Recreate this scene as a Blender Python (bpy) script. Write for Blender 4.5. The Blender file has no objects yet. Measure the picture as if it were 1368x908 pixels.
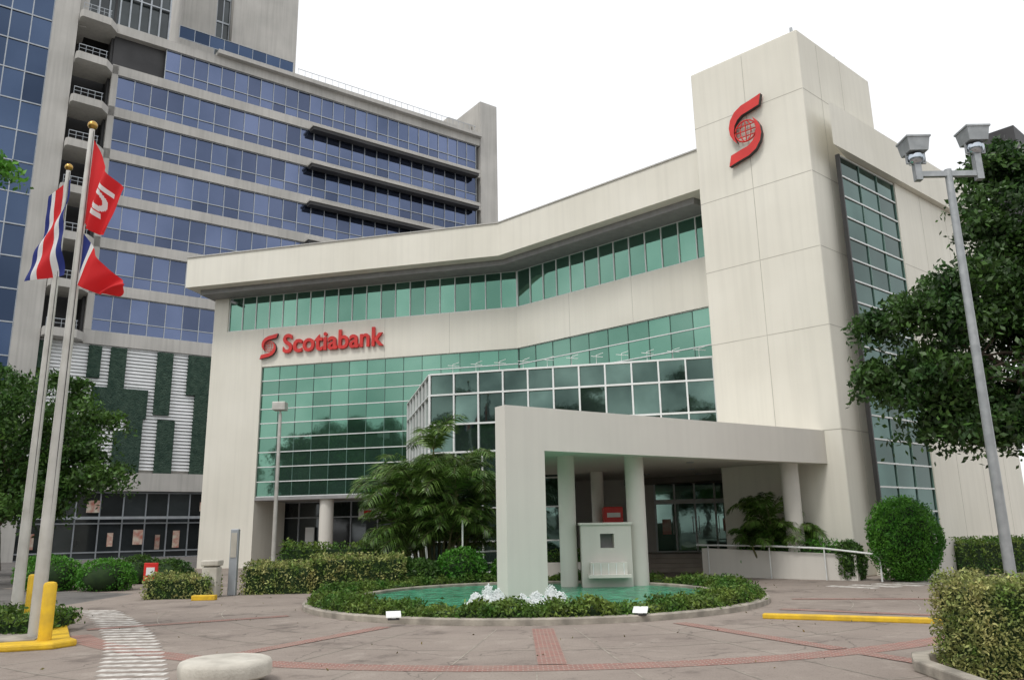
import bpy, math, random
import numpy as np
from mathutils import Matrix, Vector
random.seed(5); RNG=np.random.default_rng(5)
scene=bpy.context.scene
scene.view_settings.view_transform='Standard'; scene.view_settings.look='None'; scene.view_settings.exposure=0

# ------------------------------------------------------------ materials
def mat(name,c1,c2=None,rough=.8,metal=0,scale=3,stretch=(1,1,1),bump=0,bscale=40,island=0,spec=.5,trans=0,streak=0,bdist=.02):
    m=bpy.data.materials.new(name); m.use_nodes=True; nt=m.node_tree; N=nt.nodes; L=nt.links
    b=N['Principled BSDF']; b.inputs['Roughness'].default_value=rough; b.inputs['Metallic'].default_value=metal
    b.inputs['Specular IOR Level'].default_value=spec
    c2=c2 or c1
    tc=N.new('ShaderNodeTexCoord'); mp=N.new('ShaderNodeMapping'); mp.inputs['Scale'].default_value=stretch
    L.new(tc.outputs['Object'],mp.inputs['Vector'])
    no=N.new('ShaderNodeTexNoise'); no.inputs['Scale'].default_value=scale; no.inputs['Detail'].default_value=7
    L.new(mp.outputs[0],no.inputs['Vector'])
    mr=N.new('ShaderNodeMapRange'); mr.inputs[1].default_value=.35; mr.inputs[2].default_value=.65
    L.new(no.outputs['Fac'],mr.inputs[0])
    mx=N.new('ShaderNodeMix'); mx.data_type='RGBA'
    mx.inputs[6].default_value=(*c1,1); mx.inputs[7].default_value=(*c2,1); L.new(mr.outputs[0],mx.inputs[0])
    out=mx.outputs[2]
    if streak:
        mp2=N.new('ShaderNodeMapping'); mp2.inputs['Scale'].default_value=(3,3,.12); L.new(tc.outputs['Object'],mp2.inputs['Vector'])
        n2=N.new('ShaderNodeTexNoise'); n2.inputs['Scale'].default_value=1.6; n2.inputs['Detail'].default_value=6; L.new(mp2.outputs[0],n2.inputs['Vector'])
        r2=N.new('ShaderNodeMapRange'); r2.inputs[1].default_value=.42; r2.inputs[2].default_value=.72; r2.inputs[3].default_value=1; r2.inputs[4].default_value=1-streak
        L.new(n2.outputs['Fac'],r2.inputs[0])
        v=N.new('ShaderNodeVectorMath'); v.operation='SCALE'; L.new(out,v.inputs[0]); L.new(r2.outputs[0],v.inputs['Scale']); out=v.outputs[0]
    if island:
        g=N.new('ShaderNodeNewGeometry'); r3=N.new('ShaderNodeMapRange'); r3.inputs[3].default_value=1-island; r3.inputs[4].default_value=1+island
        L.new(g.outputs['Random Per Island'],r3.inputs[0])
        v=N.new('ShaderNodeVectorMath'); v.operation='SCALE'; L.new(out,v.inputs[0]); L.new(r3.outputs[0],v.inputs['Scale']); out=v.outputs[0]
    L.new(out,b.inputs['Base Color'])
    if bump:
        nb=N.new('ShaderNodeTexNoise'); nb.inputs['Scale'].default_value=bscale; nb.inputs['Detail'].default_value=5; L.new(tc.outputs['Object'],nb.inputs['Vector'])
        bp=N.new('ShaderNodeBump'); bp.inputs['Strength'].default_value=bump; bp.inputs['Distance'].default_value=bdist
        L.new(nb.outputs['Fac'],bp.inputs['Height']); L.new(bp.outputs[0],b.inputs['Normal'])
    if trans:
        t=N.new('ShaderNodeBsdfTranslucent'); L.new(out,t.inputs['Color']); ms=N.new('ShaderNodeMixShader'); ms.inputs[0].default_value=trans
        o=N['Material Output']; L.new(b.outputs[0],ms.inputs[1]); L.new(t.outputs[0],ms.inputs[2]); L.new(ms.outputs[0],o.inputs['Surface'])
    return m

M={}
M['wall']=mat('painted_concrete',(.78,.755,.67),(.72,.695,.61),.85,scale=.35,bump=.15,bscale=22,streak=.06)
M['canopy']=mat('smooth_render',(.70,.675,.62),(.66,.635,.585),.8,scale=.6,bump=.06,bscale=30,streak=.04)
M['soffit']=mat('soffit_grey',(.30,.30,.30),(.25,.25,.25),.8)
M['joint']=mat('panel_joint',(.40,.38,.33),(.50,.48,.42),.9,scale=2)
M['gglass']=mat('green_reflective_glass',(.19,.35,.275),(.11,.245,.185),.04,.86,scale=.2,island=.2,bump=.08,bscale=.9,bdist=.03)
M['gmull']=mat('green_mullion',(.16,.27,.23),(.12,.2,.17),.4,.2,scale=2)
M['tglass']=mat('teal_dark_glass',(.065,.125,.11),(.03,.07,.06),.04,.8,scale=.35,island=.4)
M['bayglass']=mat('clear_dark_glass',(.14,.22,.19),(.05,.085,.075),.03,.82,scale=.45,island=.35,bump=.1,bscale=.9,bdist=.03)
M['bglass']=mat('blue_reflective_glass',(.125,.155,.25),(.08,.105,.175),.05,.88,scale=.12,island=.32)
M['bglass2']=mat('blue_dark_glass',(.065,.095,.16),(.03,.05,.095),.05,.85,scale=.08,island=.35)
M['dglass']=mat('dark_glass',(.05,.06,.065),(.03,.038,.04),.05,.35,scale=.5,island=.5,spec=.8)
M['white']=mat('white_mullion',(.78,.80,.79),(.70,.72,.71),.45,scale=2)
M['mull']=mat('aluminium_mullion',(.42,.45,.48),(.34,.37,.4),.4,.3,scale=2)
M['conc']=mat('tower_concrete',(.52,.505,.475),(.43,.42,.395),.9,scale=.3,bump=.2,bscale=8,streak=.14)
M['concd']=mat('dark_wall',(.05,.05,.052),(.03,.03,.032),.6,scale=.5)  # near-black tone of the balcony window wall, reused on other dark parts
M['slat']=mat('louvre_white',(.88,.89,.90),(.80,.82,.82),.5,scale=1)
M['gwall']=mat('green_wall',(.015,.045,.03),(.045,.085,.06),.9,scale=3.0,bump=1,bscale=9,bdist=.2)
M['red']=mat('red_sign',(.66,.03,.022),(.56,.022,.018),.4,scale=2)
M['black']=mat('black_edge',(.03,.03,.03),rough=.5)
M['steel']=mat('galvanised_steel',(.42,.44,.45),(.33,.35,.36),.45,.5,scale=5,streak=.1)
M['pole']=mat('painted_white_pole',(.62,.61,.57),(.5,.49,.45),.4,.2,scale=3,streak=.15)
M['mirror']=mat('lamp_reflector',(.55,.6,.66),(.4,.45,.5),.15,.9,scale=4)
M['brass']=mat('brass',(.45,.28,.08),rough=.3,metal=1)
M['yellow']=mat('yellow_paint',(.82,.53,.02),(.66,.42,.03),.55,scale=6,bump=.2,streak=.15)
M['kerb']=mat('kerb_concrete',(.42,.38,.32),(.22,.20,.17),.9,scale=3,bump=.4,bscale=30)
M['pale']=mat('pale_concrete',(.62,.59,.52),(.50,.47,.41),.85,scale=2.6,bump=.4,bscale=40,streak=.2)
M['paint']=mat('worn_white_paint',(.72,.70,.66),(.34,.31,.28),.7,scale=7)
M['fred']=mat('flag_red',(.75,.02,.025),(.66,.015,.02),.7,scale=2,trans=.3)
M['fwhite']=mat('flag_white',(.85,.85,.85),rough=.7,trans=.3)
M['fblue']=mat('flag_blue',(.02,.035,.22),rough=.7,trans=.3)
M['bark']=mat('bark',(.13,.10,.07),(.07,.055,.04),.95,scale=8,bump=.8,bscale=25)
M['palmstem']=mat('palm_stem',(.16,.17,.07),(.10,.09,.04),.7,scale=6)
M['leaf']=mat('leaf_dark',(.035,.095,.018),(.075,.15,.026),.5,scale=1.2,island=.55,trans=.25,spec=.35)
M['leafr']=mat('leaf_tree_right',(.026,.072,.016),(.065,.135,.026),.45,scale=.9,island=.6,trans=.25,spec=.45)
M['hleaf']=mat('leaf_hedge',(.15,.21,.04),(.05,.14,.02),.55,scale=1.7,island=.6,trans=.25,spec=.3)
M['hleaf2']=mat('leaf_hedge_variegated',(.42,.40,.16),(.11,.20,.035),.55,scale=3.4,island=.65,trans=.25,spec=.3)
M['shrub']=mat('leaf_shrub',(.05,.19,.02),(.10,.27,.03),.5,scale=2,island=.5,trans=.3,spec=.35)
M['palm']=mat('leaf_palm',(.05,.12,.018),(.12,.20,.04),.4,scale=1,island=.6,trans=.25,spec=.5)
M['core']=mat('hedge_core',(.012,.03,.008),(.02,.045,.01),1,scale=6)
M['soil']=mat('soil',(.06,.045,.03),(.1,.08,.05),1,scale=8,bump=.5)
M['foam']=mat('water_foam',(.93,.95,.95),rough=.5,trans=.25)
M['floor']=mat('entrance_floor',(.36,.31,.26),(.28,.24,.20),.5,scale=2)
M['poster']=mat('poster_print',(.45,.16,.12),(.6,.55,.45),.5,scale=2.5,island=.4)
M['inner']=mat('interior_wall',(.25,.23,.2),(.18,.17,.15),.8,scale=.5)  # mottled grey-brown for the building cores behind the facades
M['litter']=mat('dry_leaves',(.16,.10,.03),(.10,.11,.03),.8,scale=3,island=.6)

def brickmat():
    m=bpy.data.materials.new('brick_paving'); m.use_nodes=True; nt=m.node_tree; N=nt.nodes; L=nt.links
    b=N['Principled BSDF']; b.inputs['Roughness'].default_value=.9
    tc=N.new('ShaderNodeTexCoord'); br=N.new('ShaderNodeTexBrick'); br.inputs['Scale'].default_value=4.2
    br.inputs['Color1'].default_value=(.31,.125,.10,1); br.inputs['Color2'].default_value=(.20,.09,.075,1); br.inputs['Mortar'].default_value=(.34,.28,.24,1)
    br.inputs['Mortar Size'].default_value=.035; L.new(tc.outputs['Object'],br.inputs['Vector'])
    no=N.new('ShaderNodeTexNoise'); no.inputs['Scale'].default_value=2.2; no.inputs['Detail'].default_value=8; L.new(tc.outputs['Object'],no.inputs['Vector'])
    mx=N.new('ShaderNodeMix'); mx.data_type='RGBA'; mr=N.new('ShaderNodeMapRange'); mr.inputs[1].default_value=.45; mr.inputs[2].default_value=.72; mr.inputs[4].default_value=.65
    L.new(no.outputs['Fac'],mr.inputs[0]); L.new(mr.outputs[0],mx.inputs[0]); L.new(br.outputs['Color'],mx.inputs[6]); mx.inputs[7].default_value=(.28,.21,.175,1)
    L.new(mx.outputs[2],b.inputs['Base Color']); return m
M['brick']=brickmat()

def groundmat(name,base,dark,light,sc=1.0):
    m=bpy.data.materials.new(name); m.use_nodes=True; nt=m.node_tree; N=nt.nodes; L=nt.links
    b=N['Principled BSDF']; b.inputs['Roughness'].default_value=.85; b.inputs['Specular IOR Level'].default_value=.3
    tc=N.new('ShaderNodeTexCoord')
    def noise(s,d,lo,hi):
        n=N.new('ShaderNodeTexNoise'); n.inputs['Scale'].default_value=s; n.inputs['Detail'].default_value=d; n.inputs['Roughness'].default_value=.65; L.new(tc.outputs['Object'],n.inputs['Vector'])
        r=N.new('ShaderNodeMapRange'); r.inputs[1].default_value=lo; r.inputs[2].default_value=hi; L.new(n.outputs['Fac'],r.inputs[0]); return r.outputs[0]
    def mix(f,a,c):
        x=N.new('ShaderNodeMix'); x.data_type='RGBA'; L.new(f,x.inputs[0])
        if isinstance(a,tuple): x.inputs[6].default_value=(*a,1)
        else: L.new(a,x.inputs[6])
        x.inputs[7].default_value=(*c,1); return x.outputs[2]
    c=mix(noise(.45,6,.4,.66),base,dark)
    c=mix(noise(1.7,8,.55,.75),c,light)
    c=mix(noise(38,3,.56,.74),c,tuple(k*.5 for k in base))
    c=mix(noise(.9,9,.57,.67),c,tuple(k*.68 for k in dark))
    vo=N.new('ShaderNodeTexVoronoi'); vo.feature='DISTANCE_TO_EDGE'; vo.inputs['Scale'].default_value=.42
    nz=N.new('ShaderNodeTexNoise'); nz.inputs['Scale'].default_value=2; nz.inputs['Detail'].default_value=6; L.new(tc.outputs['Object'],nz.inputs['Vector'])
    va=N.new('ShaderNodeVectorMath'); va.operation='MULTIPLY_ADD'; va.inputs[1].default_value=(.7,.7,0); L.new(nz.outputs['Color'],va.inputs[0]); L.new(tc.outputs['Object'],va.inputs[2]); L.new(va.outputs[0],vo.inputs['Vector'])
    r=N.new('ShaderNodeMapRange'); r.inputs[1].default_value=.0; r.inputs[2].default_value=.006; r.inputs[3].default_value=.75; r.inputs[4].default_value=0; L.new(vo.outputs['Distance'],r.inputs[0])
    c=mix(r.outputs[0],c,tuple(k*.4 for k in base))
    L.new(c,b.inputs['Base Color'])
    nb=N.new('ShaderNodeTexNoise'); nb.inputs['Scale'].default_value=60; nb.inputs['Detail'].default_value=4; L.new(tc.outputs['Object'],nb.inputs['Vector'])
    bp=N.new('ShaderNodeBump'); bp.inputs['Strength'].default_value=.5; bp.inputs['Distance'].default_value=.01; L.new(nb.outputs['Fac'],bp.inputs['Height']); L.new(bp.outputs[0],b.inputs['Normal'])
    return m
M['plaza']=groundmat('plaza_concrete',(.30,.255,.222),(.235,.197,.172),(.37,.322,.282))
M['asphalt']=groundmat('street_asphalt',(.17,.16,.15),(.12,.115,.11),(.22,.21,.195))
def watermat():
    m=bpy.data.materials.new('pond_water'); m.use_nodes=True; nt=m.node_tree; N=nt.nodes; L=nt.links
    b=N['Principled BSDF']; b.inputs['Roughness'].default_value=.10; b.inputs['Specular IOR Level'].default_value=.35
    tc=N.new('ShaderNodeTexCoord'); n=N.new('ShaderNodeTexNoise'); n.inputs['Scale'].default_value=4.5; n.inputs['Detail'].default_value=5; L.new(tc.outputs['Object'],n.inputs['Vector'])
    r=N.new('ShaderNodeMapRange'); r.inputs[1].default_value=.35; r.inputs[2].default_value=.65; L.new(n.outputs['Fac'],r.inputs[0])
    mx=N.new('ShaderNodeMix'); mx.data_type='RGBA'; mx.inputs[6].default_value=(.012,.15,.075,1); mx.inputs[7].default_value=(.08,.43,.25,1); L.new(r.outputs[0],mx.inputs[0]); L.new(mx.outputs[2],b.inputs['Base Color'])
    bp=N.new('ShaderNodeBump'); bp.inputs['Strength'].default_value=1; bp.inputs['Distance'].default_value=.14; L.new(n.outputs['Fac'],bp.inputs['Height']); L.new(bp.outputs[0],b.inputs['Normal'])
    return m
M['water']=watermat()

# ------------------------------------------------------------ builders
class Fr:
    def __init__(s,p,d):
        l=math.hypot(*d); s.o=p; s.d=(d[0]/l,d[1]/l); s.n=(s.d[1],-s.d[0])
    def p(s,a,o,z): return (s.o[0]+a*s.d[0]+o*s.n[0], s.o[1]+a*s.d[1]+o*s.n[1], z)
    def mat(s,a,o,z):
        q=s.p(a,o,z)
        return Matrix(((s.d[0],0,s.n[0],q[0]),(s.d[1],0,s.n[1],q[1]),(0,1,0,q[2]),(0,0,0,1)))
WF=Fr((0,0),(1,0))   # world frame: offset o -> -Y
class B:
    def __init__(s): s.v=[]; s.f=[]; s.m=[]
    def add(s,vs,fs,mi=0):
        k=len(s.v); s.v+=vs; s.f+=[[i+k for i in f] for f in fs]; s.m+=[mi]*len(fs)
    def quad(s,a,b,c,d,mi=0): s.add([a,b,c,d],[[0,1,2,3]],mi)
    def ob(s,F,a0,a1,o0,o1,z0,z1,mi=0):
        v=[F.p(a,o,z) for z in (z0,z1) for a,o in ((a0,o0),(a1,o0),(a1,o1),(a0,o1))]
        s.add(v,[[0,1,2,3],[4,7,6,5],[0,4,5,1],[1,5,6,2],[2,6,7,3],[3,7,4,0]],mi)
    def box(s,x0,x1,y0,y1,z0,z1,mi=0): s.ob(WF,x0,x1,-y0,-y1,z0,z1,mi)
    def prism(s,P,z0,z1,mi=0):
        n=len(P); v=[(x,y,z0) for x,y in P]+[(x,y,z1) for x,y in P]
        s.add(v,[list(range(n))[::-1],list(range(n,2*n))]+[[i,(i+1)%n,n+(i+1)%n,n+i] for i in range(n)],mi)
    def lathe(s,x,y,prof,n=24,mi=0):
        v=[];f=[]
        for r,z in prof:
            for i in range(n):
                a=2*math.pi*i/n; v.append((x+r*math.cos(a),y+r*math.sin(a),z))
        for j in range(len(prof)-1):
            for i in range(n): f.append([j*n+i,j*n+(i+1)%n,(j+1)*n+(i+1)%n,(j+1)*n+i])
        f.append([i for i in range(n)][::-1]); f.append([(len(prof)-1)*n+i for i in range(n)]); s.add(v,f,mi)
    def tube(s,pts,rad,n=7,mi=0):
        v=[];f=[]
        for k,p in enumerate(pts):
            a=Vector(pts[max(k-1,0)]); b=Vector(pts[min(k+1,len(pts)-1)]); d=(b-a).normalized()
            u=d.orthogonal().normalized() if abs(d.z)>.99 else d.cross(Vector((0,0,1))).normalized(); w=d.cross(u)
            for i in range(n):
                t=2*math.pi*i/n; q=Vector(p)+(u*math.cos(t)+w*math.sin(t))*rad[k]; v.append(tuple(q))
        for j in range(len(pts)-1):
            for i in range(n): f.append([j*n+i,j*n+(i+1)%n,(j+1)*n+(i+1)%n,(j+1)*n+i])
        f.append(list(range(n))); f.append([(len(pts)-1)*n+i for i in range(n)]); s.add(v,f,mi)
    def obj(s,name,mats,parent=None,smooth=False,bevel=0):
        me=bpy.data.meshes.new(name); me.from_pydata(s.v,[],s.f)
        if not isinstance(mats,(list,tuple)): mats=[mats]
        for m in mats: me.materials.append(M[m] if isinstance(m,str) else m)
        me.polygons.foreach_set('material_index',s.m)
        if smooth: me.polygons.foreach_set('use_smooth',[True]*len(s.f))
        o=bpy.data.objects.new(name,me); scene.collection.objects.link(o)
        if bevel:
            md=o.modifiers.new('bevel','BEVEL'); md.width=bevel; md.segments=2; md.limit_method='ANGLE'
        if smooth:
            md=o.modifiers.new('split','EDGE_SPLIT'); md.split_angle=math.radians(40)
        if parent: par(o,parent)
        return o
def par(o,e):
    o.parent=e; o.matrix_parent_inverse=Matrix.Translation(e.location).inverted()
def E(name,loc=(0,0,0)):
    e=bpy.data.objects.new(name,None); e.location=loc; e.empty_display_size=.3; scene.collection.objects.link(e); return e

def pane(b,F,a0,a1,z0,z1,o,j=.004,mi=0):
    ta,tz=random.gauss(0,j),random.gauss(0,j); ac,zc=(a0+a1)/2,(z0+z1)/2
    g=lambda a,z:F.p(a,o+ta*(a-ac)+tz*(z-zc),z)
    b.quad(g(a0,z0),g(a1,z0),g(a1,z1),g(a0,z1),mi)
def glazing(bg,bm,F,a0,a1,zs,nc,o,mw=.05,mh=.06,dep=.06,j=.004,bv=None,bh=True):
    w=(a1-a0)/nc; bv=bv or bm
    for k in range(len(zs)-1):
        for i in range(nc): pane(bg,F,a0+i*w,a0+(i+1)*w,zs[k],zs[k+1],o,j)
    for i in range(nc+1):
        a=a0+i*w; bv.ob(F,a-mw/2,a+mw/2,o-.01,o+dep,zs[0],zs[-1])
    if bh:
        for z in zs: bm.ob(F,a0,a1,o-.012,o+dep+.006,z-mh/2,z+mh/2)
def lin(a,b,n): return [a+(b-a)*i/n for i in range(n+1)]

# leaves ----------------------------------------------------
def leafmesh(name,P,size,matn,parent=None,aspect=.45):
    n=len(P); P=np.asarray(P,float)
    a=RNG.normal(size=(n,3)); a/=np.linalg.norm(a,axis=1)[:,None]
    b=RNG.normal(size=(n,3)); b-= (b*a).sum(1)[:,None]*a; b/=np.linalg.norm(b,axis=1)[:,None]
    s=size*RNG.uniform(.6,1.25,size=(n,1)); l=a*s*.5; w=b*s*.5*aspect
    V=np.empty((n,4,3)); V[:,0]=P-l; V[:,1]=P+w-l*.1; V[:,2]=P+l; V[:,3]=P-w-l*.1
    me=bpy.data.meshes.new(name); me.vertices.add(4*n); me.vertices.foreach_set('co',V.reshape(-1))
    me.loops.add(4*n); me.loops.foreach_set('vertex_index',np.arange(4*n,dtype=np.int32))
    me.polygons.add(n); me.polygons.foreach_set('loop_start',np.arange(0,4*n,4,dtype=np.int32))
    try: me.polygons.foreach_set('loop_total',np.full(n,4,dtype=np.int32))
    except Exception: pass
    me.update(calc_edges=True); me.validate()
    me.materials.append(M[matn])
    o=bpy.data.objects.new(name,me); scene.collection.objects.link(o)
    if parent: par(o,parent)
    return o
def clumps(ells,per,cr):
    C=[];pts=[]
    for cx,cy,cz,rx,ry,rz,n in ells:
        for _ in range(n):
            d=RNG.normal(size=3); d/=np.linalg.norm(d); r=RNG.uniform(.35,1)**.5
            c=np.array([cx,cy,cz])+d*r*np.array([rx,ry,rz]); C.append(c)
            k=int(per*RNG.uniform(.6,1.3)); q=np.clip(RNG.normal(size=(k,3)),-1.9,1.9)*cr*RNG.uniform(.6,1.2)*np.array([1,1,.5])
            q[:,2]-=.22*(q[:,0]**2+q[:,1]**2)/cr
            pts.append(c+q)
    return C,np.concatenate(pts)
def tree(name,x,y,trunk_top,r0,ells,per=160,cr=.35,leaf=.14,matn='leaf',nb=14,aspect=.5):
    e=E(name,(x,y,0)); C,P=clumps(ells,per,cr)
    b=B(); n=8; pts=[(x+.12*math.sin(i*1.1)*(i>0),y+.1*math.cos(i*1.7)*(i>0),trunk_top*i/n) for i in range(n+1)]
    b.tube(pts,[r0*(1-.6*i/n)*(1.35 if i==0 else 1) for i in range(n+1)],10)
    for c in random.sample(C,min(nb,len(C))):
        k=random.randint(4,n); s=Vector(pts[k]); t=Vector(c); mid=s.lerp(t,.5)+Vector((0,0,.25))
        b.tube([s,s.lerp(mid,.5)+Vector((0,0,.1)),mid,t],[r0*.38,r0*.28,r0*.2,r0*.06],6)
    b.obj('trunk_and_limbs','bark',e,True); leafmesh('foliage',P,leaf,matn,e,aspect); return e
def hedge(name,F,a0,a1,o0,o1,z0,h,dens,leaf,matn,amp=.05):
    e=E(name,F.p((a0+a1)/2,(o0+o1)/2,z0)); L=a1-a0; W=abs(o1-o0)
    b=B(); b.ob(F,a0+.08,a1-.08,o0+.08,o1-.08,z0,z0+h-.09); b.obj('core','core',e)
    faces=[(L*W,'t'),(L*h,'f'),(L*h,'k'),(W*h,'l'),(W*h,'r')]; out=[]
    for A,t in faces:
        n=int(A*dens*(.6 if t=='k' else 1)); u=RNG.random(n);v=RNG.random(n); j=RNG.normal(size=n)*.04
        bulge=amp*(np.sin(u*L*2.3+1)+np.sin(u*L*5.1+v*3)+.6*np.sin(u*L*13+v*9))*.5
        rd=.09
        if t=='t': a=a0+u*L; o=o0+v*(o1-o0); z=z0+h+bulge+j-.10*(np.abs(v-.5)*2)**6
        elif t in 'fk':
            a=a0+u*L; o=(o1 if t=='f' else o0)+(bulge+j-rd*v**6)*(1 if t=='f' else -1); z=z0+v*h
        else: o=o0+u*(o1-o0); a=(a0 if t=='l' else a1)+j+bulge*.6+(rd*v**6)*(1 if t=='l' else -1); z=z0+v*h
        out.append(np.stack([F.o[0]+a*F.d[0]+o*F.n[0],F.o[1]+a*F.d[1]+o*F.n[1],z],1))
    k=int(L*W*80); u=RNG.random(k); v=RNG.random(k); a=a0+u*L; o=o0+v*(o1-o0)
    out.append(np.stack([F.o[0]+a*F.d[0]+o*F.n[0],F.o[1]+a*F.d[1]+o*F.n[1],z0+h+RNG.random(k)*.14],1))
    leafmesh('leaves',np.concatenate(out),leaf,matn,e); return e
def shrub(name,x,y,z,rx,ry,rz,n,leaf,matn):
    e=E(name,(x,y,0)); b=B(); prof=[(.01,z-rz*.82)]+[(rx*.8*math.sin(t),z-rz*.82*math.cos(t)) for t in lin(.2,2.94,10)]+[(.01,z+rz*.82)]
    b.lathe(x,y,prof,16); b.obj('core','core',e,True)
    d=RNG.normal(size=(n,3)); d/=np.linalg.norm(d,axis=1)[:,None]
    w=1+.06*np.sin(d[:,0]*9+1)*np.cos(d[:,2]*8)+.05*np.sin(d[:,1]*15+d[:,2]*6)+RNG.normal(size=n)*.055
    P=np.array([x,y,z])+d*w[:,None]*np.array([rx,ry,rz]); P=P[P[:,2]>.02]
    leafmesh('leaves',P,leaf,matn,e); return e
def palm(name,x,y,sx,sy,stems,hmin,hmax,flen=1.9,z0=0,nf=8,lw=.024,fm='palm'):
    e=E(name,(x,y,z0)); bs=B(); bl=B()
    for _ in range(stems):
        a=random.uniform(0,6.28); r=math.sqrt(random.random()); h=random.uniform(hmin,hmax)*(1-.4*r*r)
        bx,by=x+r*.5*sx*math.cos(a),y+r*.5*sy*math.sin(a); tx,ty=x+r*sx*math.cos(a),y+r*sy*math.sin(a)
        bs.tube([(bx,by,z0),((bx+tx)/2,(by+ty)/2,z0+h*.55),(tx,ty,z0+h)],[.05,.04,.03],7)
        for k in range(nf):
            az=random.uniform(0,6.28); el=random.uniform(.7,1.45); ln=flen*random.uniform(.7,1.15); pts=[]; p=Vector((tx,ty,z0+h)); n=11
            for i in range(n+1):
                pts.append(p.copy()); e2=el-(i/n)**1.5*2.0
                p=p+Vector((math.cos(az)*math.cos(e2),math.sin(az)*math.cos(e2),math.sin(e2)))*ln/n
            bs.tube(pts,[.015-.001*i for i in range(n+1)],4)
            for i in range(3*n-2):
                t=(i+2)/(3*n); q0=t*n; k0=min(int(q0),n-1); P=pts[k0].lerp(pts[k0+1],q0-k0); D=(pts[k0+1]-pts[k0]).normalized()
                side=D.cross(Vector((0,0,1))); side=side.normalized() if side.length>.01 else Vector((1,0,0))
                ll=.58*math.sin(math.pi*min(1,t*.85+.12))*ln/1.9+.1
                for sg in (-1,1):
                    dd=(side*sg*.8+D*.7+Vector((0,0,random.uniform(-.3,.25)))).normalized(); m1=P+dd*ll*.45; tip=P+dd*ll+Vector((0,0,-.32*ll)); w=D*lw
                    bl.add([tuple(P),tuple(m1+w),tuple(tip),tuple(m1-w)],[[0,1,2,3]])
    bs.obj('stems','palmstem',e,True); bl.obj('fronds',fm,e); return e

# ------------------------------------------------------------ ground
g=B(); g.quad((-400,-400,0),(400,-400,0),(400,500,0),(-400,500,0)); g.obj('ground','asphalt')
CX,CY=.42,19.6
def sector(b,r0,r1,a0,a1,z,n=64,mi=0):
    for i in range(n):
        t0=a0+(a1-a0)*i/n; t1=a0+(a1-a0)*(i+1)/n
        b.quad(*[(CX+r*math.cos(t),CY+r*math.sin(t),z) for r,t in ((r0,t0),(r1,t0),(r1,t1),(r0,t1))],mi)
pz=B(); pz.prism([(-11,-12),(26,-12),(26,30),(9,36),(-2,40),(-16,44),(-17,27.5),(-11,24)],-.05,.004); pz.obj('plaza_pavement','plaza')
br=B(); sector(br,9.33,9.75,math.radians(215),math.radians(352),.008,90)
for a in (-90,-66,-35,-118,-150,-12):
    t=math.radians(a); F=Fr((CX,CY),(math.cos(t),math.sin(t)))
    w=.18 if a==-90 else .14; q=[F.p(5.75,w,.012),F.p(9.31,w,.012),F.p(9.31,-w,.012),F.p(5.75,-w,.012)]; br.quad(*q)
    if a in(-35,-12,-66): br.quad(*[F.p(9.77,w,.012),F.p(14,w,.012),F.p(14,-w,.012),F.p(9.77,-w,.012)])
sector(br,12.6,12.9,math.radians(300),math.radians(352),.008,50)
br.obj('brick_paving_bands','brick')
jt=B()
for r in (6.9,8.1,11.2): sector(jt,r,r+.016,math.radians(190),math.radians(350),.008,80)
for i in range(26):
    t=math.radians(190+i*6.4+2); F=Fr((CX,CY),(math.cos(t),math.sin(t))); 
    if i%2: jt.quad(*[F.p(5.7,.008,.0075),F.p(9.3,.008,.0075),F.p(9.3,-.008,.0075),F.p(5.7,-.008,.0075)])
    jt.quad(*[F.p(9.8,.008,.0075),F.p(12.5,.008,.0075),F.p(12.5,-.008,.0075),F.p(9.8,-.008,.0075)])
jt.obj('paving_joints','kerb')
cw=B()
for i in range(27):
    t=i/26; x=-9.75+4.9*t+.3*math.sin(t*3.14); y=18.6-8.9*t
    cw.box(x,x+.82,y,y+.16,.0,.0095)
cw.obj('crosswalk_marking','paint')
cw=B()
for i in range(8): cw.ob(Fr((8.9+i*.7,20.9+i*.25),(.8,.6)),0,.36,-1.3,0,0,.0095)
cw.obj('crosswalk_marking','paint')
k=260; P=np.stack([RNG.uniform(-10,11,k),RNG.uniform(9,28,k),np.full(k,.02)],1); dd=np.hypot(P[:,0]-CX,P[:,1]-CY); P=P[dd>5.35]
leafmesh('fallen_leaves',P,.05,'litter')

# ------------------------------------------------------------ fountain
fe=E('circular_fountain',(CX,CY,0))
def ring(b,r0,r1,z0,z1,n=96,mi=0):
    P=[(r0,z0),(r1,z0),(r1,z1-.02),(r1-.02,z1),(r0+.02,z1),(r0,z1-.02)]; v=[];f=[];k=len(P)
    for i in range(n):
        t=2*math.pi*i/n; v+=[(CX+r*math.cos(t),CY+r*math.sin(t),z) for r,z in P]
    for i in range(n):
        for j in range(k): f.append([i*k+j,((i+1)%n)*k+j,((i+1)%n)*k+(j+1)%k,i*k+(j+1)%k])
    b.add(v,f,mi)
b=B(); ring(b,5.08,5.28,0,.12); ring(b,4.12,4.26,0,.16); b.obj('kerb_rings','kerb',fe)
b=B(); ring(b,4.27,5.07,0,.10); b.obj('planting_soil','soil',fe)
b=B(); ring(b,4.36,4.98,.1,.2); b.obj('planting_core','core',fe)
b=B(); b.lathe(CX,CY,[(4.11,-.02),(4.11,.09)],96); b.obj('water','water',fe)
n=60000; th=RNG.random(n)*2*np.pi; u=RNG.random(n); zt=.25+.045*np.sin(th*17)+.045*np.sin(th*41+1)+.05*np.sin(th*7)+RNG.normal(size=n)*.045
r=4.26+u*.88; edge=1-np.abs(u-.5)*2; z=.1+(zt-.1)*np.minimum(1,edge*5)**.6; sel=RNG.random(n)<.3; z[sel]=.08+RNG.random(sel.sum())*(z[sel]-.08)
r=r+RNG.normal(size=n)*.045
leafmesh('planting',np.stack([CX+r*np.cos(th),CY+r*np.sin(th),z],1),.085,'hleaf',fe)
b=B()
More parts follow.
